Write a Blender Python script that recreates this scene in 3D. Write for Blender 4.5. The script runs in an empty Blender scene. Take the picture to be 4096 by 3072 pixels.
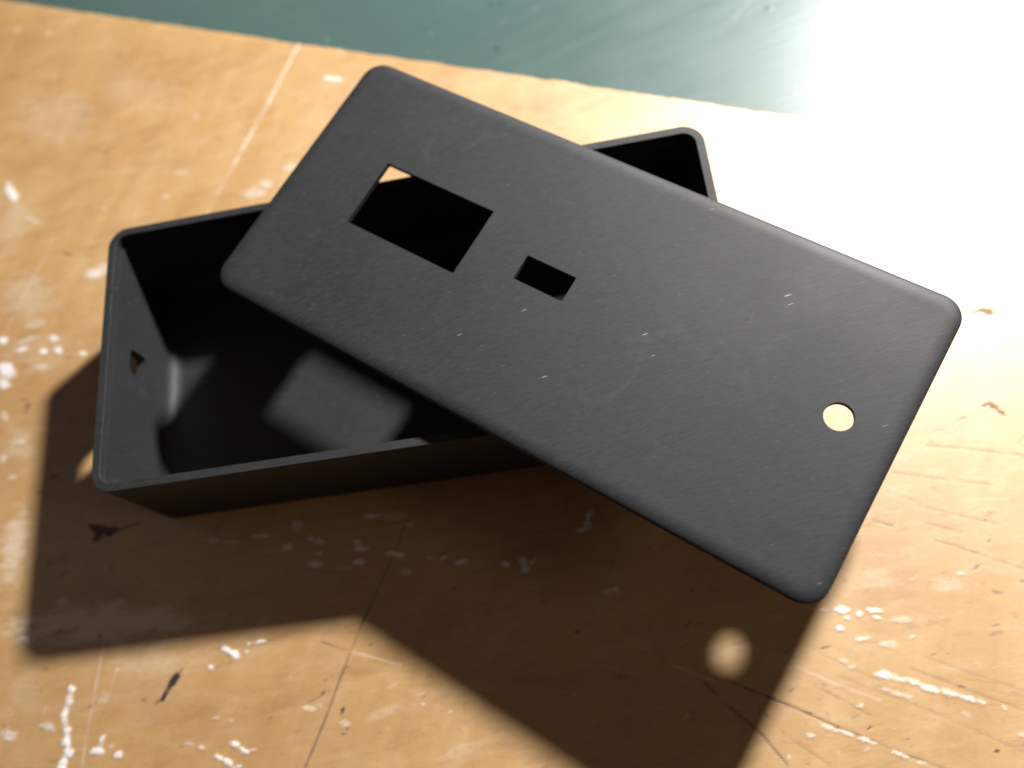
import bpy, bmesh, math, random
import numpy as np
from mathutils import Matrix, Vector

MM = 0.001                                   # everything is measured in millimetres on the real thing
scene = bpy.context.scene
col = scene.collection

# ------------------------------------------------------------------ camera
cam_data = bpy.data.cameras.new("camera")
cam = bpy.data.objects.new("camera", cam_data)
col.objects.link(cam)
R = Matrix(((0.982199, 0.151797, 0.110648), (-0.102078, 0.925801, -0.363968), (-0.157687, 0.346194, 0.924816)))
cam.matrix_world = Matrix.Translation(Vector((41.851, -87.502, 194.233)) * MM) @ R.to_4x4()
cam_data.sensor_width = 36.0
cam_data.lens = 30.953
cam_data.clip_start = 0.01
cam_data.clip_end = 20.0
cam_data.dof.use_dof = True
cam_data.dof.focus_distance = 0.168
cam_data.dof.aperture_fstop = 8.0
scene.camera = cam

# ------------------------------------------------------------------ room light: dim, even, indoors
world = bpy.data.worlds.new("World")
scene.world = world
world.use_nodes = True
bg = world.node_tree.nodes["Background"]
bg.inputs["Color"].default_value = (1.0, 0.62, 0.42, 1)
bg.inputs["Strength"].default_value = 0.046

# the work lamp that stands up and to the right of the frame
lamp_data = bpy.data.lights.new("work_lamp", 'AREA')
lamp_data.shape = 'DISK'
lamp_data.size = 0.042
lamp_data.energy = 9.8
lamp_data.color = (1.0, 0.97, 0.93)
lamp = bpy.data.objects.new("work_lamp", lamp_data)
col.objects.link(lamp)
lamp_pos = Vector((314.0, 306.0, 343.2)) * MM
lamp.location = lamp_pos
lamp.rotation_euler = (Vector((0.03, 0.0, 0.0)) - lamp_pos).to_track_quat('-Z', 'Y').to_euler()

# added soft fill, unseen at the far left, for the sheen in the shadows
left_fill_data = bpy.data.lights.new("left_fill_light", 'AREA')
left_fill_data.shape = 'RECTANGLE'; left_fill_data.size = 0.5; left_fill_data.size_y = 0.32
left_fill_data.energy = 0.13
left_fill_data.color = (0.92, 0.96, 1.0)
left_fill = bpy.data.objects.new("left_fill_light", left_fill_data)
col.objects.link(left_fill)
left_fill.location = Vector((-640.0, 90.0, 760.0)) * MM
left_fill.rotation_euler = (Vector((-0.07, -0.04, 0.0)) - left_fill.location).to_track_quat('-Z', 'Y').to_euler()

# added warm fill, unseen off to the right, lightening the near right of the shadow
fill_data = bpy.data.lights.new("right_fill_light", 'AREA')
fill_data.shape = 'DISK'; fill_data.size = 0.22
fill_data.energy = 0.62
fill_data.color = (1.0, 0.80, 0.60)
fill = bpy.data.objects.new("right_fill_light", fill_data)
col.objects.link(fill)
fill.location = Vector((780.0, -260.0, 520.0)) * MM
fill.rotation_euler = (Vector((0.05, -0.04, 0.0)) - fill.location).to_track_quat('-Z', 'Y').to_euler()

scene.view_settings.view_transform = 'Standard'
scene.view_settings.look = 'None'
scene.view_settings.exposure = 0.0
scene.view_settings.gamma = 1.0

# ------------------------------------------------------------------ helpers
def link(name, me, mat, parent=None):
    o = bpy.data.objects.new(name, me)
    col.objects.link(o)
    if mat: me.materials.append(mat)
    if parent: o.parent = parent
    return o

def tag(o, label=None, cat=None, kind=None):
    if label: o["label"] = label
    if cat: o["category"] = cat
    if kind: o["kind"] = kind

def empty(name, loc, rz, label, cat):
    o = bpy.data.objects.new(name, None)
    col.objects.link(o)
    o.location = loc; o.rotation_euler = (0, 0, rz)
    o.empty_display_size = 0.02
    tag(o, label, cat)
    return o

def rrect(hx, hy, r, n=10):
    """outline of a rounded rectangle, counter clockwise"""
    r = max(r, 0.05); pts = []
    for cx, cy, a0 in ((hx-r, hy-r, 0), (-hx+r, hy-r, 90), (-hx+r, -hy+r, 180), (hx-r, -hy+r, 270)):
        for i in range(n+1):
            a = math.radians(a0 + 90*i/n)
            pts.append((cx + r*math.cos(a), cy + r*math.sin(a)))
    return pts

def loft(rings, close_first=True, close_last=True, cyclic=False):
    """rings: lists of 3-D points (mm) of equal length"""
    n = len(rings[0]); v = []; f = []
    for r in rings: v += [(x*MM, y*MM, z*MM) for x, y, z in r]
    k = len(rings)
    for j in range(k if cyclic else k-1):
        a = j*n; b = ((j+1) % k)*n
        for i in range(n):
            i2 = (i+1) % n
            f.append((a+i, a+i2, b+i2, b+i))
    if close_first and not cyclic: f.append(tuple(reversed(range(n))))
    if close_last and not cyclic: f.append(tuple(range((k-1)*n, k*n)))
    me = bpy.data.meshes.new("mesh"); me.from_pydata(v, [], f)
    bm = bmesh.new(); bm.from_mesh(me); bmesh.ops.recalc_face_normals(bm, faces=bm.faces); bm.to_mesh(me); bm.free()
    return me

def ring(hx, hy, r, z): return [(x, y, z) for x, y in rrect(hx, hy, r)]

def cut(o, cutters):
    """bake boolean cuts into the mesh of o and throw the cutters away"""
    for c in cutters:
        md = o.modifiers.new("cut", 'BOOLEAN'); md.operation = 'DIFFERENCE'; md.solver = 'EXACT'; md.object = c
    bpy.context.view_layer.update()
    dg = bpy.context.evaluated_depsgraph_get()
    me = bpy.data.meshes.new_from_object(o.evaluated_get(dg))
    o.modifiers.clear(); o.data = me
    for c in cutters: bpy.data.objects.remove(c)

def smooth(me, deg=35):
    for p in me.polygons: p.use_smooth = True
    me.set_sharp_from_angle(angle=math.radians(deg))

# ------------------------------------------------------------------ materials
class NT:
    def __init__(s, name):
        s.m = bpy.data.materials.new(name); s.m.use_nodes = True
        s.t = s.m.node_tree; s.b = s.t.nodes["Principled BSDF"]
    def n(s, typ, **kw):
        x = s.t.nodes.new(typ)
        for k, v in kw.items():
            if k.startswith("i_"):
                key = k[2:]; key = int(key) if key.isdigit() else key.replace("_", " ")
                x.inputs[key].default_value = v
            else: setattr(x, k, v)
        return x
    def l(s, a, b): s.t.links.new(a, b)
    def coords(s, scale=(1, 1, 1), rot=0.0, pre=0.0):
        tc = s.n("ShaderNodeTexCoord")
        src = tc.outputs["Object"]
        if rot:
            m0 = s.n("ShaderNodeMapping"); m0.inputs["Rotation"].default_value = (0, 0, rot); s.l(src, m0.inputs["Vector"]); src = m0.outputs[0]
        m1 = s.n("ShaderNodeMapping"); m1.inputs["Scale"].default_value = scale; s.l(src, m1.inputs["Vector"])
        return m1.outputs[0]
    def noise(s, vec, scale, detail=4, rough=0.55, dist=0.0):
        x = s.n("ShaderNodeTexNoise", i_Scale=scale, i_Detail=detail, i_Roughness=rough, i_Distortion=dist)
        s.l(vec, x.inputs["Vector"]); return x.outputs["Fac"]
    def ramp(s, fac, stops):
        r = s.n("ShaderNodeValToRGB"); e = r.color_ramp.elements
        while len(e) < len(stops): e.new(0.5)
        for q, (p, c) in zip(e, stops):
            q.position = p; q.color = c if len(c) == 4 else (*c, 1)
        s.l(fac, r.inputs[0]); return r.outputs[0]
    def maprange(s, fac, a, b, c, d):
        x = s.n("ShaderNodeMapRange", i_1=a, i_2=b, i_3=c, i_4=d); s.l(fac, x.inputs[0]); return x.outputs[0]
    def mix(s, fac, a, b, mode='MIX'):
        x = s.n("ShaderNodeMix", data_type='RGBA', blend_type=mode)
        for sock, val in ((x.inputs[0], fac), (x.inputs[6], a), (x.inputs[7], b)):
            if hasattr(val, "is_linked"): s.l(val, sock)
            elif isinstance(val, (int, float)): sock.default_value = val
            else: sock.default_value = (*val, 1) if len(val) == 3 else val
        return x.outputs[2]
    def math(s, op, a, b=None, clamp=False):
        x = s.n("ShaderNodeMath", operation=op, use_clamp=clamp)
        for k, v in ((0, a), (1, b)):
            if v is None: continue
            if hasattr(v, "is_linked"): s.l(v, x.inputs[k])
            else: x.inputs[k].default_value = v
        return x.outputs[0]
    def attr(s, name):
        x = s.n("ShaderNodeAttribute", attribute_name=name); return x.outputs["Fac"]
    def bump(s, h, strength, dist):
        x = s.n("ShaderNodeBump", i_Strength=strength, i_Distance=dist); s.l(h, x.inputs["Height"])
        s.l(x.outputs[0], s.b.inputs["Normal"]); return x

EDGE_ANGLE = math.radians(-23.1)             # direction of the ragged edge of the wood

def plastic_material(name, fleck_rot, base=(0.0098, 0.0105, 0.0124)):
    m = NT(name)
    c = m.coords((1, 1, 1))
    cloud = m.noise(c, 32, 4, 0.6)
    grain = m.noise(m.coords((0.30, 1.5, 1), fleck_rot), 1700, 3, 0.7)
    # short dusty flecks, all lying the same way
    def flecks(scale, thr, keep, jit):
        v = m.n("ShaderNodeTexVoronoi", i_Scale=scale, i_Randomness=1.0)
        mp = m.n("ShaderNodeMapping"); mp.inputs["Location"].default_value = (jit, jit*1.7, 0)
        m.l(m.coords((0.30, 1.7, 0.4), fleck_rot), mp.inputs["Vector"]); m.l(mp.outputs[0], v.inputs["Vector"])
        sep = m.n("ShaderNodeSeparateColor"); m.l(v.outputs["Color"], sep.inputs[0])
        near = m.maprange(v.outputs["Distance"], thr, thr*0.45, 0, 1)
        k = m.maprange(sep.outputs[0], keep, 1.0, 0.0, 1.0)
        return m.math('MULTIPLY', near, k)
    f1 = flecks(470, 0.12, 0.945, 0.013); f2 = flecks(900, 0.17, 0.55, 0.071)
    scuff = m.maprange(m.noise(c, 75, 6, 0.72, 0.6), 0.60, 0.78, 0, 1)
    b0 = m.mix(m.maprange(cloud, 0.35, 0.7, 0, 1), [v*0.88 for v in base], [v*1.14 for v in base])
    b0 = m.mix(m.maprange(grain, 0.32, 0.68, 0.0, 1.0), b0, [v*2.0 for v in base])
    b1 = m.mix(m.math('MULTIPLY', scuff, 0.22), b0, (0.085, 0.085, 0.088))
    b2 = m.mix(m.math('MULTIPLY', f2, 0.12), b1, (0.30, 0.30, 0.30))
    b3 = m.mix(m.math('MULTIPLY', f1, 0.55), b2, (0.50, 0.50, 0.49))
    m.l(b3, m.b.inputs["Base Color"])
    m.l(m.maprange(cloud, 0.3, 0.7, 0.57, 0.66), m.b.inputs["Roughness"])
    m.b.inputs["Specular IOR Level"].default_value = 0.42
    h = m.math('ADD', grain, m.math('MULTIPLY', f1, 0.6))
    m.bump(h, 0.16, 0.00010)
    return m.m

def wood_material():
    m = NT("varnished_wood")
    along = m.coords((1.0, 0.12, 1))                       # the local y axis runs with the grain
    c = m.coords()
    g1 = m.noise(along, 120, 6, 0.6, 0.3)
    g2 = m.noise(m.coords((1.0, 0.05, 1)), 420, 4, 0.65)
    blotch = m.noise(c, 13, 4, 0.55)
    fine = m.noise(c, 240, 5, 0.7)
    base = m.ramp(m.math('ADD', m.math('MULTIPLY', g1, 0.55), m.math('MULTIPLY', blotch, 0.45)), [(0.30, (0.380, 0.204, 0.072)), (0.5, (0.466, 0.276, 0.107)), (0.72, (0.55, 0.358, 0.168))])
    base = m.mix(m.maprange(g2, 0.4, 0.8, 0.0, 0.16), base, (0.37, 0.225, 0.098))
    base = m.mix(m.maprange(m.noise(c, 34, 5, 0.65, 0.4), 0.50, 0.75, 0.0, 0.35), base, (0.55, 0.40, 0.225))
    base = m.mix(m.maprange(fine, 0.35, 0.72, 0.0, 0.28), base, (0.38, 0.23, 0.10))
    smear = m.coords((0.35, 1.25, 1), math.radians(-26))            # rubbed-in wear, mostly one way
    base = m.mix(m.maprange(m.noise(smear, 210, 5, 0.75), 0.50, 0.72, 0.0, 0.42), base, (0.58, 0.445, 0.27))
    base = m.mix(m.maprange(m.noise(smear, 130, 6, 0.78, 0.5), 0.53, 0.74, 0.0, 0.72), base, (0.27, 0.130, 0.045))
    base = m.mix(m.maprange(m.noise(c, 42, 6, 0.7, 0.9), 0.54, 0.78, 0.0, 0.50), base, (0.29, 0.140, 0.050))
    base = m.mix(m.maprange(m.noise(m.coords((0.5, 1.2, 1), math.radians(-26)), 26, 5, 0.68, 0.6), 0.47, 0.68, 0.0, 0.42), base, (0.33, 0.165, 0.058))
    pin = m.n("ShaderNodeTexVoronoi", i_Scale=170.0); m.l(c, pin.inputs["Vector"])
    sep = m.n("ShaderNodeSeparateColor"); m.l(pin.outputs["Color"], sep.inputs[0])
    pin = m.math('MULTIPLY', m.maprange(pin.outputs["Distance"], 0.10, 0.03, 0, 1), m.maprange(sep.outputs[1], 0.86, 1.0, 0, 0.7))
    base = m.mix(pin, base, (0.10, 0.045, 0.02))
    base = m.mix(m.attr("tan"), base, (0.19, 0.085, 0.027))
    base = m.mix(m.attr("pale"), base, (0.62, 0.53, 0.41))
    base = m.mix(m.attr("dark"), base, (0.020, 0.014, 0.016))
    paint = m.attr("paint")
    base = m.mix(paint, base, (0.70, 0.68, 0.67))
    m.l(base, m.b.inputs["Base Color"])
    r0 = m.maprange(m.math('ADD', blotch, m.math('MULTIPLY', fine, 0.5)), 0.5, 1.0, 0.48, 0.58)
    r1 = m.math('ADD', r0, m.math('MULTIPLY', paint, 0.1), True)
    r2 = m.math('ADD', r1, m.math('MULTIPLY', m.attr("tan"), 0.3), True)
    m.l(r2, m.b.inputs["Roughness"])
    m.b.inputs["Specular IOR Level"].default_value = 1.0
    m.l(m.maprange(m.math('ADD', m.math('ADD', paint, m.attr("dark")), m.attr("tan"), True), 0, 1, 1.0, 0.12), m.b.inputs["Coat Weight"])
    m.b.inputs["Coat Roughness"].default_value = 0.38
    m.b.inputs["Coat IOR"].default_value = 1.6
    h = m.math('ADD', m.math('MULTIPLY', g2, 0.5), m.math('MULTIPLY', fine, 0.9))
    m.bump(h, 0.30, 0.00018)
    return m.m

def green_material():
    m = NT("green_linoleum")
    c = m.coords()
    blotch = m.noise(c, 16, 4, 0.55)
    fine = m.noise(c, 700, 3, 0.7)
    base = m.mix(m.maprange(blotch, 0.3, 0.7, 0, 1), (0.049, 0.088, 0.081), (0.058, 0.101, 0.093))
    base = m.mix(m.maprange(fine, 0.6, 0.85, 0, 0.10), base, (0.15, 0.22, 0.20))
    base = m.mix(m.math('MULTIPLY', m.attr("paint"), 0.18), base, (0.45, 0.55, 0.53))
    base = m.mix(m.attr("dark"), base, (0.015, 0.028, 0.025))
    m.l(base, m.b.inputs["Base Color"])
    # rubbed-in fine scratches, brushed one way
    s1 = m.noise(m.coords((0.06, 1.0, 1), math.radians(-33)), 900, 4, 0.7)
    s2 = m.noise(m.coords((0.15, 1.0, 1), math.radians(-38)), 260, 3, 0.7)
    m.l(m.maprange(m.math('ADD', blotch, m.math('MULTIPLY', s2, 0.6)), 0.55, 1.0, 0.32, 0.48), m.b.inputs["Roughness"])
    m.b.inputs["Specular IOR Level"].default_value = 0.5
    m.bump(m.math('ADD', s1, m.math('MULTIPLY', s2, 0.8)), 0.30, 0.00012)
    return m.m

M_WOOD = wood_material()
M_GREEN = green_material()
M_BOX = plastic_material("black_print_plastic_box", math.radians(-8), (0.0105, 0.0114, 0.0128))
M_LID = plastic_material("black_print_plastic_lid", math.radians(-46))

# ------------------------------------------------------------------ marks on the bench (mm on the bench itself):
# kind, centre x y, long axis x y, short axis x y, strength    kinds: w paint, p pale worn (one broad p is painted sheen), d dark, t tan chip, G/g light/dark on the green
MARKS = [
    ('w',-120.85,72.00,1.57,0.71,1.99,-3.42,1), ('w',-92.25,39.87,4.55,-0.01,0.49,-2.07,0.75), ('w',-89.24,41.47,2.20,-0.42,0.08,-1.17,0.6), 
    ('w',-102.75,22.01,1.63,-0.28,0.10,-1.11,0.8), ('w',-111.71,20.29,2.31,0.24,0.30,-0.84,0.9), ('w',-105.64,18.71,1.36,-0.23,0.12,-1.24,1), 
    ('w',-101.20,18.22,1.62,-0.28,0.10,-1.09,0.9), ('w',-93.86,16.02,1.33,-0.46,-0.07,-0.78,0.8), ('w',-115.97,15.20,3.28,-0.55,0.38,-3.26,1), 
    ('w',-116.01,10.95,2.17,-0.36,0.22,-1.88,0.9), ('w',-117.97,24.10,1.67,-0.29,0.17,-1.40,1), ('w',-110.36,22.79,3.72,0.76,0.37,-0.83,0.45), 
    ('w',-105.58,14.13,2.87,0.03,0.29,-1.10,0.4), ('w',-108.81,27.34,3.37,0.34,0.60,-1.71,0.3), ('w',-109.34,-6.19,2.33,-0.16,0.15,-0.77,0.45), 
    ('w',-110.48,-15.50,1.46,0.17,0.28,-0.74,0.5), ('w',-114.65,1.61,1.20,-0.19,0.18,-1.57,0.5), ('w',-113.82,-9.87,1.31,-0.20,0.21,-1.76,0.45), 
    ('w',-52.38,-64.20,1.54,-0.98,-0.48,-0.73,1), ('w',-50.49,-65.52,1.36,-1.01,-0.56,-0.68,1), ('w',-47.97,-65.20,0.95,0.13,0.12,-0.40,0.7), 
    ('w',-47.10,-63.49,0.97,0.05,0.08,-0.41,0.8), ('w',-44.47,-63.29,1.63,-0.06,0.05,-0.49,1), ('w',-56.17,-67.58,0.77,-0.09,0.01,-0.60,0.8), 
    ('w',-89.85,-68.49,1.04,-0.11,0.10,-1.11,1), ('w',-89.94,-71.38,1.15,0.25,0.33,-0.69,0.8), ('w',-91.30,-74.01,1.40,0.19,0.23,-0.59,0.8), 
    ('w',-89.98,-77.38,1.13,-0.11,0.09,-0.98,0.9), ('w',-90.44,-79.85,1.47,-0.15,0.10,-1.17,1), ('w',-89.12,-82.10,1.53,0.08,0.28,-0.97,1), 
    ('w',-90.71,-84.23,1.34,-0.13,0.12,-1.34,1), ('w',-91.21,-86.07,1.56,-0.15,0.12,-1.33,1), ('w',-94.95,-76.09,2.74,-0.69,-0.11,-1.05,0.5), 
    ('w',-104.29,-77.01,3.00,-0.74,-0.14,-1.53,0.65), ('w',-81.62,-80.16,0.50,-0.29,-0.60,-0.94,1), ('w',-82.66,-82.44,2.00,-0.20,0.06,-0.86,1), 
    ('w',-77.30,-83.63,1.54,-0.15,0.07,-1.05,0.9), ('w',-79.19,-81.74,0.66,-0.07,0.03,-0.38,0.5), ('w',-54.51,-78.31,0.95,0.05,0.08,-0.39,0.6), 
    ('w',-60.62,-83.10,1.26,-0.42,-0.10,-0.35,0.35), ('w',-58.02,-84.11,1.07,-0.11,0.02,-0.56,0.7), ('w',-50.24,-84.13,1.26,-0.64,-0.35,-0.64,1), 
    ('w',-48.11,-85.64,1.09,-0.46,-0.25,-0.59,1), ('w',-53.81,-86.48,1.15,-0.29,-0.13,-0.72,1), ('w',-51.78,-87.69,1.29,-0.77,-0.41,-0.60,1), 
    ('w',-46.21,-85.74,1.24,0.07,0.08,-0.37,0.35), ('w',-49.45,-88.75,0.95,-0.09,0.00,-0.37,0.7), ('w',-78.82,-65.56,0.67,0.28,0.25,-0.38,0.5), 
    ('w',-46.74,56.74,3.87,0.36,0.49,-2.13,0.5), ('w',-42.99,58.07,2.26,0.45,0.55,-1.81,0.45), ('w',-36.28,62.42,2.02,0.40,0.31,-1.07,0.5), 
    ('w',-22.70,89.68,3.62,-1.48,-0.14,-0.95,0.8), ('w',-67.95,67.32,2.78,-1.02,-0.07,-0.75,0.3), ('w',-72.66,60.60,1.25,-0.26,0.03,-0.62,0.5), 
    ('w',-112.97,60.70,3.47,-1.65,-0.13,-0.86,0.4), ('w',-117.89,66.35,2.03,-1.16,-0.14,-0.56,0.4), ('w',-91.00,60.40,0.97,-0.01,0.14,-0.63,0.5), 
    ('w',-94.11,-48.07,1.48,0.63,0.66,-0.98,0.85), ('w',-98.70,-54.49,4.81,0.86,0.68,-1.53,0.85), ('w',-101.97,-56.01,2.47,-0.29,0.12,-1.15,0.95), 
    ('w',-101.28,-51.30,1.36,0.58,0.50,-0.73,0.75), ('w',-56.28,-38.59,1.87,-0.25,0.02,-0.80,0.75), ('w',-44.30,-39.20,2.62,-0.13,0.06,-0.66,0.85), 
    ('w',-35.29,-38.00,1.56,-0.21,-0.02,-1.58,0.75), ('w',-29.85,-42.44,1.41,-0.19,-0.02,-0.78,1), ('w',-32.07,-41.49,1.20,-0.59,-0.24,-0.58,1), 
    ('w',-30.36,-45.17,1.40,-0.18,-0.01,-0.51,1), ('w',-37.72,-42.70,1.47,0.62,0.53,-0.97,0.95), ('w',-31.30,-47.40,2.29,-0.30,-0.02,-1.02,1), 
    ('w',-51.64,-39.65,2.65,-0.35,0.01,-0.53,0.65), ('w',-17.54,-38.12,2.03,-0.28,-0.03,-0.65,1), ('w',-15.43,-38.30,0.89,-0.12,-0.02,-0.39,1), 
    ('w',-20.39,-45.20,2.01,-0.27,-0.03,-0.76,1), ('w',-21.21,-43.70,1.05,-0.52,-0.20,-0.46,0.95), ('w',-20.74,-48.45,1.63,-0.21,-0.03,-0.76,1), 
    ('w',-12.29,-47.65,2.42,-0.74,-0.18,-0.73,0.95), ('w',-11.34,-48.09,1.33,-0.40,-0.18,-0.72,0.95), ('w',-1.23,-50.04,1.10,0.46,0.22,-0.46,1), 
    ('w',3.35,-51.36,1.45,-0.19,-0.06,-0.74,1), ('w',2.16,-51.62,1.21,-0.16,-0.04,-0.49,0.95), ('w',12.77,-53.20,1.07,-0.14,-0.07,-0.73,0.95), 
    ('w',16.94,-53.23,1.06,-0.14,-0.13,-1.21,1), ('w',17.19,-54.79,0.94,-0.12,-0.16,-1.44,1), ('w',18.99,-53.49,1.30,1.00,0.31,-0.39,1), 
    ('w',16.57,-52.77,1.33,-0.54,-0.18,-0.45,1), ('w',32.52,-44.92,0.84,-0.45,-0.86,-1.66,1), ('w',31.88,-46.62,1.17,-0.16,-0.15,-1.11,0.95), 
    ('w',30.79,-47.83,2.12,-0.10,-0.03,-0.74,1), ('w',-8.44,-41.44,1.12,-0.15,-0.05,-0.77,0.75), ('w',-10.17,-52.11,1.47,-0.19,-0.07,-1.11,0.55), 
    ('w',36.09,-61.70,1.02,-0.13,-0.10,-0.70,0.85), ('w',34.05,-61.94,1.59,-0.20,-0.13,-0.93,0.55), ('w',-24.72,-49.10,2.51,-0.32,-0.03,-0.76,0.45), 
    ('w',-4.10,-49.66,1.47,-0.19,-0.03,-0.50,0.75), ('w',-7.89,-80.43,0.72,0.30,0.14,-0.26,0.6), ('w',-2.19,-82.61,0.70,0.04,0.03,-0.28,0.5), 
    ('w',81.33,-71.57,1.59,-0.34,-0.23,-0.72,1), ('w',84.59,-72.71,0.90,-0.11,-0.15,-0.63,0.9), ('w',87.61,-72.43,1.57,-0.33,-0.18,-0.53,1), 
    ('w',87.72,-73.83,0.84,-0.26,-0.15,-0.35,1), ('w',81.97,-73.23,0.81,-0.10,-0.11,-0.45,0.8), ('w',80.22,-75.15,0.81,-0.10,-0.12,-0.54,1), 
    ('w',77.61,-71.12,0.82,-0.10,-0.08,-0.36,0.6), ('w',83.96,-77.60,1.64,0.09,-0.03,-0.44,0.6), ('w',88.60,-79.14,2.23,-0.46,-0.27,-0.78,0.4), 
    ('w',80.51,-90.10,0.96,-0.10,-0.10,-0.42,0.6), ('w',69.91,-94.51,0.96,-0.10,-0.09,-0.42,0.7), ('w',79.40,-81.42,1.17,-0.35,-0.21,-0.51,0.6), 
    ('w',80.67,-82.64,0.80,-0.09,-0.10,-0.43,0.5), ('w',93.50,-78.35,0.72,0.10,0.00,-0.26,0.9), ('w',107.09,-93.23,0.75,-0.08,-0.12,-0.41,0.6), 
    ('w',92.65,-74.97,2.64,-0.32,-0.16,-0.62,0.35), ('w',86.51,-84.97,1.64,-0.49,-0.36,-0.83,0.85), ('w',88.97,-85.86,1.72,-0.69,-0.30,-0.56,0.7), 
    ('w',91.83,-86.87,1.55,-0.62,-0.31,-0.56,0.8), ('w',94.50,-88.47,2.00,-0.80,-0.31,-0.55,0.8), ('w',97.74,-89.51,1.83,-0.73,-0.31,-0.55,0.75), 
    ('w',100.71,-90.77,1.81,-0.72,-0.27,-0.47,0.9), ('w',103.05,-91.70,1.05,-0.42,-0.27,-0.47,0.7), ('w',87.46,-88.32,2.21,-1.13,-0.25,-0.38,0.5), 
    ('w',89.86,-89.36,1.08,-0.43,-0.17,-0.32,0.4), ('w',73.76,-93.36,1.81,-0.89,-0.24,-0.38,0.6), ('w',76.99,-94.80,1.83,-0.81,-0.23,-0.38,0.55), 
    ('w',80.15,-96.39,1.77,-0.87,-0.29,-0.45,0.7), ('w',86.00,-99.64,1.74,-0.85,-0.29,-0.44,0.7), ('w',89.35,-101.37,1.43,-0.70,-0.24,-0.36,0.6), 
    ('p',-114.45,129.26,1.12,-0.28,0.09,-0.95,0.7), ('p',-125.96,133.46,1.64,-0.41,0.13,-1.16,0.5), ('p',-64.23,86.16,1.29,-0.29,0.04,-1.32,0.6), 
    ('p',-75.01,91.28,2.04,-0.47,0.06,-1.35,0.3), ('p',-104.58,95.00,2.42,-0.55,0.12,-1.38,0.3), ('p',-81.48,-71.19,1.25,-0.13,0.11,-1.60,0.35), 
    ('p',-33.23,-78.61,2.26,-0.60,-0.14,-0.64,0.8), ('p',-30.91,-78.19,0.94,-0.10,-0.01,-0.47,0.6), ('p',-25.31,-82.44,1.54,-0.16,-0.03,-0.74,0.7), 
    ('p',-70.12,-65.82,6.59,0.31,0.49,-2.03,0.15), ('p',-14.17,-75.90,1.96,0.44,0.15,-0.46,0.3), ('p',-8.67,-78.38,1.36,0.30,0.12,-0.37,0.4), 
    ('p',102.76,-69.07,3.51,-0.44,-0.49,-1.80,0.4), ('p',68.23,-81.25,1.81,-0.20,-0.15,-0.70,0.3), ('p',61.66,-76.86,2.76,-0.32,-0.18,-0.90,0.2), 
    ('p',55.94,-77.13,3.70,-0.42,-0.34,-1.80,0.25), ('p',-12.14,-38.98,3.27,-0.45,-0.06,-1.17,0.75), ('p',-81.15,-54.77,26.28,-2.30,0.57,-5.32,1),  # the broad last mark paints a grey sheen into the wood in the box's shadow
    ('p',-107.26,18.85,12.15,-2.08,0.70,-6.81,0.25), ('p',-0.02,-90.28,5.67,1.28,0.37,-1.21,0.3), ('p',-16.52,-81.30,5.66,1.78,0.62,-1.41,0.3), 
    ('p',90.23,-66.27,5.06,-1.63,-0.91,-2.12,0.3), ('d',-108.30,3.43,0.85,-0.59,-0.44,-0.82,0.75), ('d',-108.93,1.99,0.84,0.17,0.23,-0.52,0.4), 
    ('d',-98.05,15.67,1.69,0.02,0.11,-0.41,0.5), ('d',-85.42,-32.88,1.70,-0.23,0.12,-1.60,1), ('d',-83.49,-32.80,1.64,-0.76,-0.41,-1.22,1), 
    ('d',-87.61,-31.10,1.42,-0.66,-0.20,-0.62,1), ('d',-86.40,-34.22,1.22,-0.16,0.05,-0.69,1), ('d',-81.59,-32.49,0.97,-0.13,0.05,-0.69,1), 
    ('d',-71.88,-72.80,0.76,0.04,0.12,-0.50,0.55), ('d',-84.84,-72.91,0.62,0.14,0.18,-0.39,0.7), ('d',-83.88,-72.22,0.74,0.49,0.16,-0.17,0.4), 
    ('d',-83.73,-57.50,0.58,0.25,0.26,-0.39,0.8), ('d',-30.12,-75.80,0.61,0.48,0.29,-0.30,0.85), ('d',-30.87,-76.48,1.47,0.61,0.10,-0.18,0.6), 
    ('d',-32.78,-77.14,1.22,0.17,0.08,-0.28,0.5), ('d',-25.74,-79.87,0.58,-0.25,-0.34,-0.76,0.8), ('d',-25.98,-80.78,0.52,-0.05,-0.01,-0.37,0.6), 
    ('d',-29.52,-73.07,0.60,0.13,0.10,-0.28,0.6), ('d',-54.52,-67.66,0.79,0.25,0.15,-0.29,0.55), ('d',-51.67,-67.08,0.69,0.22,0.14,-0.29,0.5), 
    ('d',-29.54,-65.22,1.36,-0.38,-0.08,-0.38,0.5), ('d',-25.80,-84.62,0.82,-0.08,-0.01,-0.37,0.5), ('d',-42.00,-79.79,0.80,0.18,0.14,-0.37,0.3), 
    ('d',-60.52,-51.88,1.48,-0.18,0.03,-0.85,0.35), ('d',-86.35,-49.03,1.26,-0.56,-0.16,-0.49,0.35), ('d',-71.49,-61.09,1.05,0.23,0.13,-0.30,0.45), 
    ('d',-81.88,-42.30,0.96,-0.62,-0.64,-1.06,0.3), ('d',-94.05,-55.14,1.24,0.39,0.24,-0.41,0.5), ('d',-98.00,-38.56,0.78,-0.49,-0.62,-1.08,0.4), 
    ('d',-99.20,-16.90,1.92,0.22,0.22,-0.61,0.6), ('d',-102.26,-20.30,1.25,0.54,0.59,-0.91,0.4), ('d',26.81,-69.53,0.79,-0.09,-0.06,-0.47,0.7), 
    ('d',20.07,-62.09,0.80,-0.10,-0.03,-0.29,0.5), ('d',17.92,-77.98,0.87,0.12,0.05,-0.27,0.55), ('d',0.75,-57.29,0.94,-0.12,-0.03,-0.40,0.4), 
    ('d',-18.95,-66.94,0.75,0.31,0.15,-0.27,0.55), ('d',34.76,-79.46,1.92,0.11,0.02,-0.64,0.3), ('d',43.53,-77.11,0.67,-0.33,-0.14,-0.25,0.3), 
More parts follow.
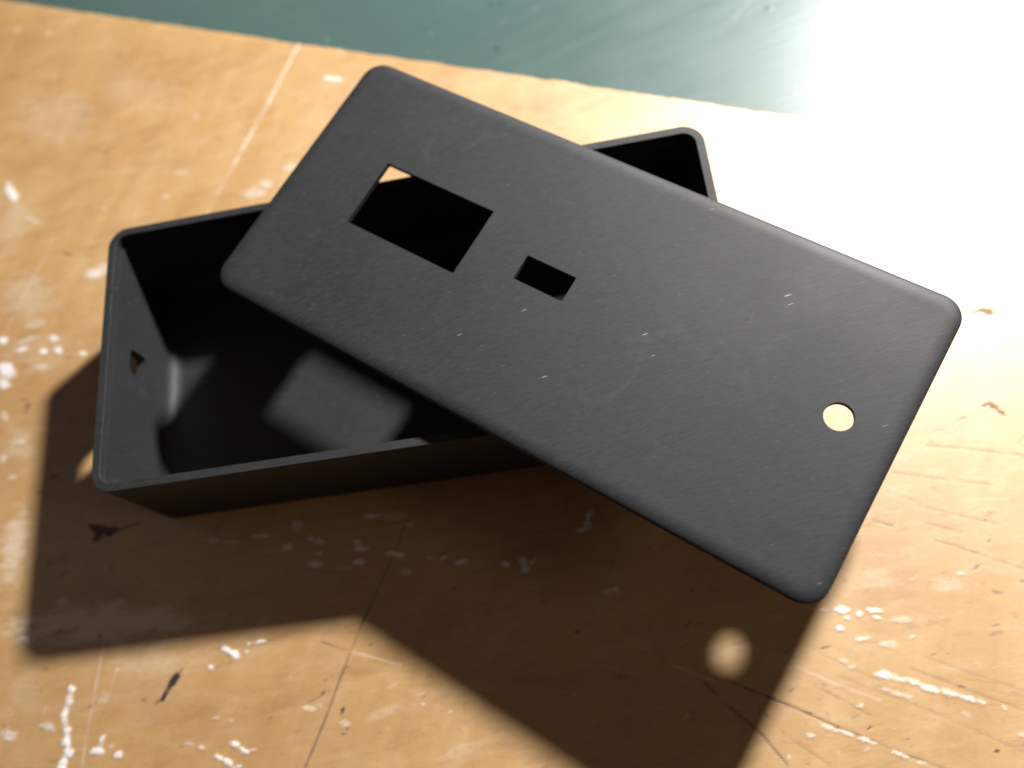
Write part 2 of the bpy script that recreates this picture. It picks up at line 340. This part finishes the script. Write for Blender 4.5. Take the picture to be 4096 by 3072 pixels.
    ('d',44.44,-83.16,0.74,-0.36,-0.14,-0.24,0.3), ('d',81.38,-94.22,0.61,0.19,0.07,-0.32,0.9), ('d',103.46,-100.69,0.69,-0.20,-0.15,-0.31,0.9), 
    ('d',74.54,-85.52,0.59,-0.17,-0.14,-0.33,0.6), ('d',99.42,-82.35,0.84,-0.17,-0.09,-0.25,0.6), ('d',97.06,-87.79,0.60,-0.06,-0.05,-0.17,0.5), 
    ('d',98.64,85.06,0.70,-0.18,-0.09,-0.46,0), ('d',85.57,35.78,0.89,-0.09,-0.03,-0.27,0.8), ('d',92.85,26.38,0.64,-0.13,-0.05,-0.26,0.7), 
    ('d',74.15,54.97,0.69,-0.16,-0.05,-0.28,0.5), ('d',127.98,-13.38,0.60,0.07,-0.01,-0.22,0.6), ('d',129.69,-4.32,0.57,-0.11,-0.05,-0.17,0.4), 
    ('d',-57.80,76.94,1.04,0.21,0.26,-0.81,0.35), ('d',-59.60,76.54,0.91,0.18,0.15,-0.48,0.25), ('d',-90.01,60.35,0.99,-0.20,0.03,-0.46,0.5), 
    ('d',-25.32,84.23,1.09,-0.25,-0.02,-0.65,0.25), ('d',-37.59,66.07,1.14,0.23,0.18,-0.62,0.2), ('d',-51.47,82.45,1.40,-0.32,0.01,-0.49,0.2), 
    ('d',-81.43,102.95,1.19,-0.28,0.03,-0.52,0.2), ('d',68.36,-99.52,0.70,-0.07,-0.05,-0.25,0.4), ('d',73.17,-88.02,0.53,-0.06,-0.06,-0.26,0.4), 
    ('d',81.95,-81.44,0.71,-0.08,-0.06,-0.26,0.3), ('t',-100.85,47.48,3.11,-1.05,-0.03,-0.72,0.8), ('t',127.10,-11.25,1.83,-0.53,-0.36,-0.98,1), 
    ('t',125.36,-11.06,1.59,0.10,-0.03,-0.34,0.9), ('t',127.83,-12.20,1.05,-0.43,-0.19,-0.42,0.9), ('t',122.27,-33.19,1.44,-0.92,-0.47,-0.73,1), 
    ('t',123.25,-34.74,1.03,-1.01,-0.43,-0.49,1), ('t',120.76,-32.74,0.96,0.03,-0.06,-0.52,1), ('t',123.96,-35.60,0.73,-0.11,-0.06,-0.20,0.9), 
    ('t',106.38,35.98,0.99,0.10,-0.01,-0.53,0.6), ('t',113.79,-57.12,0.44,-0.06,-0.11,-0.38,0.8), ('t',115.11,-55.74,0.98,-0.14,-0.08,-0.28,0.6), 
    ('t',113.27,-61.51,0.44,-0.06,-0.13,-0.46,0.7), ('t',107.79,-39.22,0.46,-0.07,-0.08,-0.30,0.5), ('t',96.71,24.25,0.53,-0.11,-0.08,-0.38,0.4), 
    ('t',109.77,-63.54,0.53,-0.07,-0.10,-0.37,0.4), ('t',91.61,-60.68,2.14,-0.70,-0.27,-0.63,0.15), ('t',94.69,-70.59,2.74,0.15,-0.06,-0.73,0.25), 
    ('t',96.64,-73.61,1.79,-0.97,-0.52,-0.80,0.2), ('t',94.07,-76.51,1.40,-0.17,-0.21,-0.79,0.25), ('t',85.63,-86.72,1.57,-0.17,-0.30,-1.19,0.2), 
    ('t',80.49,-79.93,2.29,-1.18,-0.60,-0.95,0.15), ('t',107.61,-73.11,2.25,-0.28,-0.18,-0.62,0.2), ('t',103.29,-78.95,2.58,-0.30,-0.19,-0.70,0.175), 
    ('t',90.60,-93.30,3.20,-0.92,-0.29,-0.64,0.15), ('t',113.73,-76.58,1.36,-0.16,-0.21,-0.70,0.25), ('t',85.88,-91.09,1.95,-0.56,-0.25,-0.57,0.15), 
    ('t',86.78,-76.56,2.30,-0.27,-0.15,-0.62,0.175), ('t',95.86,-66.03,1.52,-0.84,-0.26,-0.41,0.2), ('t',102.98,-66.94,1.24,-0.16,-0.12,-0.46,0.2), 
    ('t',79.09,-65.82,0.74,-0.50,-1.38,-1.90,0.1), ('t',86.98,-97.15,1.02,-0.50,-0.39,-0.59,0.175), ('t',68.69,-91.90,1.99,-0.97,-0.24,-0.38,0.2), 
    ('t',64.43,-94.90,1.35,-0.99,-0.30,-0.34,0.15), ('t',96.26,-98.08,1.67,-0.17,-0.18,-0.65,0.15), ('G',-24.37,104.77,0.93,0.18,0.17,-0.69,0.8), 
    ('G',-71.06,123.63,1.06,-0.27,0.02,-0.55,0.6), ('G',6.37,99.14,0.67,-0.17,-0.05,-0.66,0.6), ('G',27.18,98.28,0.91,-0.23,-0.10,-0.99,0.5), 
    ('G',5.01,93.26,0.66,-0.16,-0.03,-0.49,0.5), ('G',36.75,100.73,1.03,-0.27,-0.09,-0.82,0.4), ('G',39.15,76.71,0.74,-0.18,-0.06,-0.46,0.4), 
    ('G',20.93,95.82,0.52,-0.13,-0.04,-0.49,0.4), ('G',-34.98,116.94,0.58,-0.15,-0.01,-0.53,0.4), ('G',-6.95,106.26,0.55,-0.14,-0.02,-0.34,0.3), 
    ('G',79.32,87.60,0.59,0.26,0.11,-0.45,0.5), ('G',89.94,84.56,0.98,0.98,0.28,-0.49,0.7), ('G',68.46,71.25,0.59,-0.14,-0.07,-0.45,0.3), 
    ('G',61.41,77.65,0.64,0.45,0.18,-0.41,0.4), ('g',25.11,89.47,0.90,0.08,0.07,-0.65,0.95), ('g',98.72,84.87,0.84,0.07,-0.00,-0.62,0.95), 
    ('g',124.52,66.91,0.92,0.19,0.02,-0.72,0.95), ('g',126.16,65.14,0.57,-0.01,-0.03,-0.29,0.8), ('g',24.55,105.77,0.66,-0.17,-0.06,-0.67,0.5), 
    ('g',27.45,105.02,0.79,-0.20,-0.07,-0.67,0.4), ('g',98.86,56.48,0.80,0.17,0.03,-0.42,0.4), ('g',-8.53,102.36,0.55,-0.14,-0.02,-0.51,0.4), 
    ('g',54.21,89.10,0.50,-0.13,-0.07,-0.47,0.3), ('g',-45.15,117.75,0.58,-0.15,0.00,-0.54,0.3), ('p',-111.80,36.34,11.16,-2.04,0.92,-8.63,0.4), 
    ('p',-118.78,61.41,7.35,-2.80,-0.63,-11.80,0.3), ('p',-109.79,-6.74,5.24,-1.66,-0.53,-7.21,0.35), ('p',-109.20,96.56,16.62,-3.78,1.28,-13.62,0.25), 
    ('p',-82.68,98.96,17.47,-7.58,-0.81,-8.12,0.2), ('p',-108.09,-33.27,4.32,-1.25,-0.84,-10.51,0.75), ('p',-70.17,-64.81,15.58,-0.77,0.39,-3.05,0.25), 
    ('p',-100.64,-68.54,5.81,-0.62,0.64,-6.06,0.2), 
]
LINES = [
    ('w',0.35,0.85,((-32.85,104.81),(-37.76,95.44),(-42.56,85.29),(-47.80,75.84),(-52.38,67.10))), 
    ('w',0.27,0.4,((-52.38,67.10),(-55.82,60.76),(-58.69,55.16),(-60.99,50.12))), 
    ('w',0.25,0.22,((-106.14,53.42),(-107.69,49.10),(-111.42,40.58),(-114.93,32.22),(-117.52,26.10))), ('w',0.25,0.2,((-80.36,59.75),(-81.83,54.00))), 
    ('w',0.29,0.3,((-82.16,-56.74),(-83.84,-68.34),(-85.42,-79.78),(-85.87,-86.58))), ('w',0.25,0.14,((-78.10,-60.85),(-80.38,-70.91))), 
    ('d',0.20,0.6,((-18.57,-58.67),(-20.54,-61.97),(-24.11,-69.00),(-26.84,-75.00),(-29.96,-81.78),(-34.28,-90.20),(-35.35,-93.16))), 
    ('d',0.15,0.35,((-8.90,-39.97),(-12.64,-48.02),(-18.57,-58.67))), ('t',0.18,0.8,((-30.17,-64.95),(-27.42,-66.26),(-23.74,-67.67))), 
    ('p',0.18,0.5,((-23.74,-67.67),(-19.06,-69.38),(-12.40,-71.97))), ('d',0.20,0.75,((53.29,-81.23),(58.40,-83.95),(66.06,-88.05),(70.77,-90.64))), 
    ('t',0.25,0.95,((70.77,-90.64),(75.59,-93.55))), ('d',0.13,0.5,((75.59,-93.55),(81.03,-96.39),(87.33,-99.85),(93.05,-102.63),(97.59,-105.57))), 
    ('d',0.17,0.6,((51.26,-82.54),(54.15,-86.17),(58.05,-90.46),(60.82,-93.51),(64.56,-99.40))), 
    ('p',0.33,0.55,((45.78,-78.57),(49.63,-80.55),(53.09,-82.29))), ('d',0.12,0.5,((91.79,-54.20),(93.48,-55.03),(95.45,-55.90))), 
    ('t',0.13,0.6,((103.01,-59.95),(106.31,-61.46),(110.21,-63.60))), ('t',0.11,0.4,((110.21,-63.60),(118.29,-67.86))), 
    ('t',0.12,0.45,((91.97,-84.25),(101.29,-89.29),(111.79,-94.65))), ('t',0.11,0.3,((95.20,-82.49),(104.50,-87.21),(113.60,-91.46))), 
    ('t',0.12,0.35,((78.11,-84.23),(84.88,-87.95),(95.53,-93.47),(108.25,-101.32))), ('t',0.09,0.45,((106.77,-39.80),(113.70,-41.47),(125.18,-44.85))), 
    ('t',0.09,0.4,((98.30,-44.57),(107.34,-47.33),(116.97,-49.93))), ('t',0.09,0.35,((95.98,-48.44),(103.43,-52.42))), 
    ('t',0.09,0.4,((101.74,-52.39),(108.06,-55.06),(115.55,-58.05))), ('t',0.10,0.4,((102.14,-56.22),(108.81,-59.08))), 
    ('w',1.33,1,((-89.98,-69.68),(-91.16,-74.32),(-90.15,-78.04),(-89.69,-80.70),(-90.54,-86.14))), ('w',0.92,0.9,((-82.03,-82.03),(-81.10,-79.63))), 
    ('w',0.75,0.8,((-53.05,-63.82),(-49.93,-66.08))), ('w',0.75,0.7,((-51.20,-83.75),(-47.16,-86.20))), ('w',0.58,0.5,((-54.56,-86.04),(-50.07,-89.05))), 
    ('d',1.67,1.3,((-64.31,-68.57),(-65.26,-69.76))), ('d',1.25,1.3,((-65.06,-69.38),(-66.52,-71.40))), ('d',1.00,1.3,((-66.32,-71.03),(-67.54,-73.26))), 
    ('d',0.58,1,((-67.34,-72.89),(-69.28,-73.96))), ('d',0.42,0.7,((-64.00,-68.11),(-63.03,-67.21))), ('d',1.83,1.2,((-86.97,-31.53),(-82.51,-33.05))), 
    ('d',1.33,1.2,((-85.66,-32.85),(-86.16,-34.26))), ('d',0.17,0.9,((-82.98,-33.21),(-79.88,-32.83),(-75.27,-31.87))), 
    ('t',0.17,0.3,((75.12,-79.31),(79.87,-82.55),(85.40,-85.82))), ('p',0.25,0.4,((70.04,-81.45),(76.51,-85.29),(84.52,-89.40))), 
    ('d',0.12,0.35,((72.85,-85.34),(82.11,-91.99))), ('t',0.12,0.5,((61.20,-88.51),(65.49,-94.15),(72.27,-99.89))), 
    ('G',0.13,0.5,((95.14,89.05),(92.12,86.26),(89.76,84.28))), 
]

# ------------------------------------------------------------------ value noise for ragged outlines
rng = np.random.RandomState(7)
_tab = rng.rand(256, 256)
def vnoise(x, y):
    xi = np.floor(x).astype(int); yi = np.floor(y).astype(int); fx = x-xi; fy = y-yi
    fx = fx*fx*(3-2*fx); fy = fy*fy*(3-2*fy)
    a = _tab[xi % 256, yi % 256]; b = _tab[(xi+1) % 256, yi % 256]; c = _tab[xi % 256, (yi+1) % 256]; d = _tab[(xi+1) % 256, (yi+1) % 256]
    return (a*(1-fx)+b*fx)*(1-fy)+(c*(1-fx)+d*fx)*fy
def fbm(x, y, o=3):
    s = 0; k = 1.0; t = 0
    for i in range(o): s = s+vnoise(x*2**i+17*i, y*2**i+31*i)*k; t += k; k *= .55
    return s/t

EO = np.array([-21.4, 100.6])                # a point on the edge between wood and green
EU = np.array([math.cos(EDGE_ANGLE), math.sin(EDGE_ANGLE)]); EV = np.array([-EU[1], EU[0]])

def axis(fine0, fine1, step, far0, far1):
    a = list(np.arange(fine0, fine1+step*.5, step))
    lo = []; x = a[0]; d = step
    while x > far0: d *= 1.35; x = max(x-d, far0); lo.append(x)
    hi = []; x = a[-1]; d = step
    while x < far1: d *= 1.35; x = min(x+d, far1); hi.append(x)
    return np.array(lo[::-1]+a+hi)

def edge_wave(u):
    return (fbm(u*.16+3, u*0+5.5, 4)-.5)*1.2 + (fbm(u*.9+9, u*0+2.5, 2)-.5)*.4

class Sheet:
    """a dense sheet whose local axes run along and across the edge; marks are stored as attributes and as relief"""
    def __init__(s, us, vs):
        s.us, s.vs = us, vs
        s.U, s.V = np.meshgrid(us, vs)
        s.z = np.zeros_like(s.U); s.ch = {}
    def chan(s, k):
        if k not in s.ch: s.ch[k] = np.zeros_like(s.U)
        return s.ch[k]
    def window(s, u0, u1, v0, v1):
        a, b = np.searchsorted(s.us, (u0, u1)); c, d = np.searchsorted(s.vs, (v0, v1))
        return (slice(c, d), slice(a, b)) if (b > a and d > c) else None
    def blob(s, k, cx, cy, ax, ay, bx, by, st, rise=0.0):
        c = np.array((cx, cy))-EO; A = np.array((ax, ay)); B = np.array((bx, by))
        c = np.array((c@EU, c@EV)); A = np.array((A@EU, A@EV)); B = np.array((B@EU, B@EV))
        r = 1.7*(abs(A)+abs(B))+.5
        w = s.window(c[0]-r[0], c[0]+r[0], c[1]-r[1], c[1]+r[1])
        if not w: return
        u = s.U[w]-c[0]; v = s.V[w]-c[1]
        det = A[0]*B[1]-A[1]*B[0]
        p = (u*B[1]-v*B[0])/det; q = (A[0]*v-A[1]*u)/det
        size = math.sqrt(abs(det)); f = 1.5/max(size, .45)
        f = min(max(f, .5), 2.2)
        U, V = s.U[w], s.V[w]; S = U*.9+V*.44; T = -U*.44+V*.9     # ragged along the way the cloth was wiped
        n = fbm(S*f*.55+40, T*f*1.6+70, 4)-.5
        n2 = fbm(s.U[w]*2.3+140, s.V[w]*1.3+7, 3)
        d = np.sqrt(p*p+q*q)+n*1.15
        soft = .5 if size < 3 else .7
        m = np.clip((1.02-d)/soft, 0, 1); m = m*m*(3-2*m)
        n2 = fbm(S*.9+140, T*2.6+7, 4)
        m = m*np.clip((.08 if st < .8 else .55)+1.7*n2-.12, 0, 1)
        ch = s.chan(k); ch[w] = np.maximum(ch[w], m*st)
        s.z[w] += rise*m*st
    def line(s, k, wd, st, pts, rise=0.0):
        wd = max(wd, .5)
        P = [np.array(q)-EO for q in pts]; P = [np.array((q@EU, q@EV)) for q in P]
        for a, b in zip(P[:-1], P[1:]):
            r = wd*2
            w = s.window(min(a[0], b[0])-r, max(a[0], b[0])+r, min(a[1], b[1])-r, max(a[1], b[1])+r)
            if not w: continue
            u = s.U[w]; v = s.V[w]; d = b-a; L = np.hypot(*d)
            t = np.clip(((u-a[0])*d[0]+(v-a[1])*d[1])/L**2, 0, 1)
            dist = np.hypot(u-a[0]-t*d[0], v-a[1]-t*d[1])
            n = fbm(u*1.1+11, v*1.1+23, 3); n3 = fbm(u*.35+51, v*.35+3, 2)
            hw = wd*.5*(.7+.6*n)
            m = np.clip((hw-dist)/(wd*.5)+.5, 0, 1)*np.clip(n3*2.2-.15, .25, 1)*st
            ch = s.chan(k); ch[w] = np.maximum(ch[w], m)
            s.z[w] += rise*m
    def build(s, name, mat):
        nv, nu = s.U.shape
        co = np.empty((nv, nu, 3), np.float32)
        co[..., 0] = s.U*MM; co[..., 1] = s.V*MM; co[..., 2] = s.z*MM
        idx = np.arange(nv*nu, dtype=np.int32).reshape(nv, nu)
        q = np.stack([idx[:-1, :-1], idx[:-1, 1:], idx[1:, 1:], idx[1:, :-1]], -1).reshape(-1, 4)
        me = bpy.data.meshes.new(name)
        me.vertices.add(nv*nu); me.vertices.foreach_set("co", co.ravel())
        me.loops.add(q.size); me.loops.foreach_set("vertex_index", q.ravel())
        me.polygons.add(len(q)); me.polygons.foreach_set("loop_start", np.arange(0, q.size, 4, dtype=np.int32))
        me.polygons.foreach_set("use_smooth", np.ones(len(q), bool))
        me.update(calc_edges=True)
        for k, a in s.ch.items():
            at = me.attributes.new(k, 'FLOAT', 'POINT'); at.data.foreach_set("value", a.astype(np.float32).ravel())
        o = link(name, me, mat)
        o.location = (EO[0]*MM, EO[1]*MM, 0); o.rotation_euler = (0, 0, EDGE_ANGLE)
        return o

# ------------------------------------------------------------------ the wooden bench top
us = axis(-145, 215, .36, -520, 560)
vs = axis(-222, -1.6, .36, -560, -1.6)
lip_v = [-1.25, -.9, -.6, -.35, -.18, -.06, -.001, 0.0]
lip_z = [0, -.02, -.06, -.13, -.24, -.42, -.7, -4.0]
wood = Sheet(us, np.concatenate([vs, np.array(lip_v)]))
for k in ("paint", "pale", "dark", "tan"): wood.chan(k)
KIND = {'w': ("paint", .15), 'p': ("pale", -.02), 'd': ("dark", -.05), 't': ("tan", -.04)}
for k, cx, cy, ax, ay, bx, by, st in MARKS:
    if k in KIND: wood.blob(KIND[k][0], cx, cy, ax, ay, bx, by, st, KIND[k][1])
for k, wd, st, pts in LINES:
    if k in KIND: wood.line(KIND[k][0], wd, st, pts, {'w': .04, 'p': 0, 'd': -.07, 't': -.04}[k])
# small unnamed wear: specks of paint and nicks, thicker towards the near left and the near right corner
rs = random.Random(5)
for i in range(520):
    u = rs.uniform(-140, 205); v = rs.uniform(-220, -3)
    c = EO+u*EU+v*EV; a = rs.uniform(0, math.pi); r = rs.choice((.25, .3, .35, .5, .7))
    k = rs.choice(('w', 'p', 'p', 'd', 'd', 't', 't', 't'))
    e = rs.uniform(.3, .8)
    wood.blob(KIND[k][0], c[0], c[1], r*1.6*math.cos(a), r*1.6*math.sin(a), -r*e*math.sin(a), r*e*math.cos(a), rs.uniform(.15, .5), KIND[k][1])
for i in range(360):                          # short rubbed dashes, mostly along the wipe
    u = rs.uniform(-140, 205); v = rs.uniform(-220, -3)
    if rs.random() < .5: u, v = rs.choice(((rs.gauss(-60, 40), rs.gauss(-150, 35)), (rs.gauss(150, 35), rs.gauss(-130, 30))))
    if not (-142 < u < 210 and -221 < v < -3): continue
    c = EO+u*EU+v*EV; a = math.radians(rs.gauss(6, 16)); r = rs.uniform(.5, 1.7); e = rs.uniform(.22, .35)*r
    wood.blob(*((rs.choice(("dark", "tan", "tan")),)+(c[0], c[1], r*math.cos(a), r*math.sin(a), -e*math.sin(a), e*math.cos(a), rs.uniform(.25, .7), -.03)))
for i in range(46):                           # faint knife scores
    u = rs.uniform(20, 205); v = rs.uniform(-220, -60); a = math.radians(rs.gauss(-5, 14)); L = rs.uniform(4, 22)
    c = EO+u*EU+v*EV
    wood.line(rs.choice(("tan", "pale")), .22, rs.uniform(.10, .28), [tuple(c), (c[0]+L*math.cos(a), c[1]+L*math.sin(a))], -.03)
wood.z += (fbm(wood.U*.035, wood.V*.012, 3)-.5)*.16      # the board is not dead flat
wave = edge_wave(us)[None, :]
wood.z[-len(lip_v):, :] += np.array(lip_z)[:, None]
wood.V = wood.V + wave*np.exp(np.clip(wood.V, -60, 0)/2.5)
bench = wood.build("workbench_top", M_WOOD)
tag(bench, "scuffed varnished wooden workbench top spattered with white paint, under the black box", "workbench")

# ------------------------------------------------------------------ the green sheet beyond it
gs = Sheet(axis(-150, 200, .5, -520, 560), axis(-3, 66, .5, -3, 480))
for k in ("paint", "dark"): gs.chan(k)
for k, cx, cy, ax, ay, bx, by, st in MARKS:
    if k in 'Gg': gs.blob({'G': "paint", 'g': "dark"}[k], cx, cy, ax, ay, bx, by, st, {'G': -.02, 'g': .08}[k])
for k, wd, st, pts in LINES:
    if k == 'G': gs.line("paint", wd, st, pts, -.02)
gs.z += -.45+(fbm(gs.U*.03+4, gs.V*.03, 2)-.5)*.1
green = gs.build("green_mat", M_GREEN)
tag(green, "smooth dull green sheet with fine white scratches beyond the ragged wood edge", "mat")

# ------------------------------------------------------------------ the open box
L2, W2, H = 70.0, 32.264, 28.01
RIM, WALL, LEDGE, RAD, FLOOR = 1.8, 2.4, 2.4, 4.8, 1.6
box = empty("project_box", (0, 0, 0), 0, "open black plastic box lying half covered beneath the slanted lid", "box")
zt = H-LEDGE
wall_rings = [ring(L2-.5, W2-.5, RAD-.5, 0.0), ring(L2-.12, W2-.12, RAD-.12, .2), ring(L2, W2, RAD, .6), ring(L2, W2, RAD, zt),
              ring(L2-WALL, W2-WALL, RAD-WALL, zt)]
for i in range(7):                            # coved foot of the inner wall
    a = math.radians(90*i/6); c = 3.4
    wall_rings.append(ring(L2-WALL-c*(1-math.cos(a)), W2-WALL-c*(1-math.cos(a)), max(RAD-WALL-c*(1-math.cos(a)), .25), FLOOR+c*(1-math.sin(a))))
wall_rings.append(ring(L2-WALL-3.4, W2-WALL-3.4, .25, 0.0))
wall = link("wall", loft(wall_rings, cyclic=True), M_BOX, box)
slot = link("slot_cutter", loft([[(x, y, z) for y, z in rrect(2.9, 3.4, 1.2, 5)] for x in (-80, -60)]), None)
slot.location = (0, 1.7*MM, 16.8*MM)
cut(wall, [slot]); smooth(wall.data)
rim_rings = [ring(L2, W2, RAD, zt), ring(L2, W2, RAD, H-.06), ring(L2-.06, W2-.06, RAD-.06, H),
             ring(L2-RIM+.05, W2-RIM+.05, RAD-RIM+.05, H), ring(L2-RIM, W2-RIM, RAD-RIM, H-.05), ring(L2-RIM, W2-RIM, RAD-RIM, zt)]
rim = link("rim", loft(rim_rings, cyclic=True), M_BOX, box); smooth(rim.data)
fl = link("bottom_panel", loft([ring(L2-WALL-3.4, W2-WALL-3.4, .25, .15), ring(L2-WALL-3.4, W2-WALL-3.4, .25, FLOOR)]), M_BOX, box); smooth(fl.data)

# ------------------------------------------------------------------ the lid, laid askew across the rim
LX, LY, LTH = 34.486, -5.737, -0.6525
PX, PY = 70.466, 32.75
TOP = 5.65; T = 1.3; LIP = TOP-T
lid = empty("box_lid", (LX*MM, LY*MM, (H+.02)*MM), LTH, "black plastic lid with two rectangular openings and a round hole, laid slantwise across the box", "lid")
FX, FZ = 3.2, 1.0                            # soft rounding of the upper edge
pr = [ring(PX-.4, PY-.4, RAD-.4, LIP), ring(PX-.08, PY-.08, RAD-.08, LIP+.12), ring(PX, PY, RAD, LIP+.3)]
for i in range(11):
    a = math.radians(90*i/10)
    pr.append(ring(PX-FX*(1-math.cos(a)), PY-FX*(1-math.cos(a)), RAD-FX*(1-math.cos(a))*.9, TOP-FZ+FZ*math.sin(a)))
pr.append(ring(PX-FX-.3, PY-FX-.3, RAD-FX*.9-.2, TOP))
plate = link("plate", loft(pr), M_LID, lid)
def cutter(pts): return link("cutter", loft([[(x, y, z) for x, y in pts] for z in (LIP-3, TOP+3)]), None, lid)
def rect(x0, x1, y0, y1, r): return [(x+(x0+x1)/2, y+(y0+y1)/2) for x, y in rrect((x1-x0)/2, (y1-y0)/2, r, 3)]
cut(plate, [cutter(rect(-50.4, -22.1, -6.75, 9.8, .3)), cutter(rect(-10.1, 1.6, -1.95, 4.05, .3)),
            cutter([(58.78+2.78*math.cos(k*math.pi/24), 1.2+2.78*math.sin(k*math.pi/24)) for k in range(48)])])
smooth(plate.data)
i0, i1 = 2.2, 3.7
lip = link("lip", loft([ring(L2-i0, W2-i0, RAD-i0, LIP), ring(L2-i0, W2-i0, RAD-i0, .3), ring(L2-i0-.3, W2-i0-.3, RAD-i0-.3, 0),
                        ring(L2-i1+.2, W2-i1+.2, RAD-i1+.2, 0), ring(L2-i1, W2-i1, RAD-i1, .2), ring(L2-i1, W2-i1, RAD-i1, LIP)], cyclic=True), M_LID, lid)
smooth(lip.data)
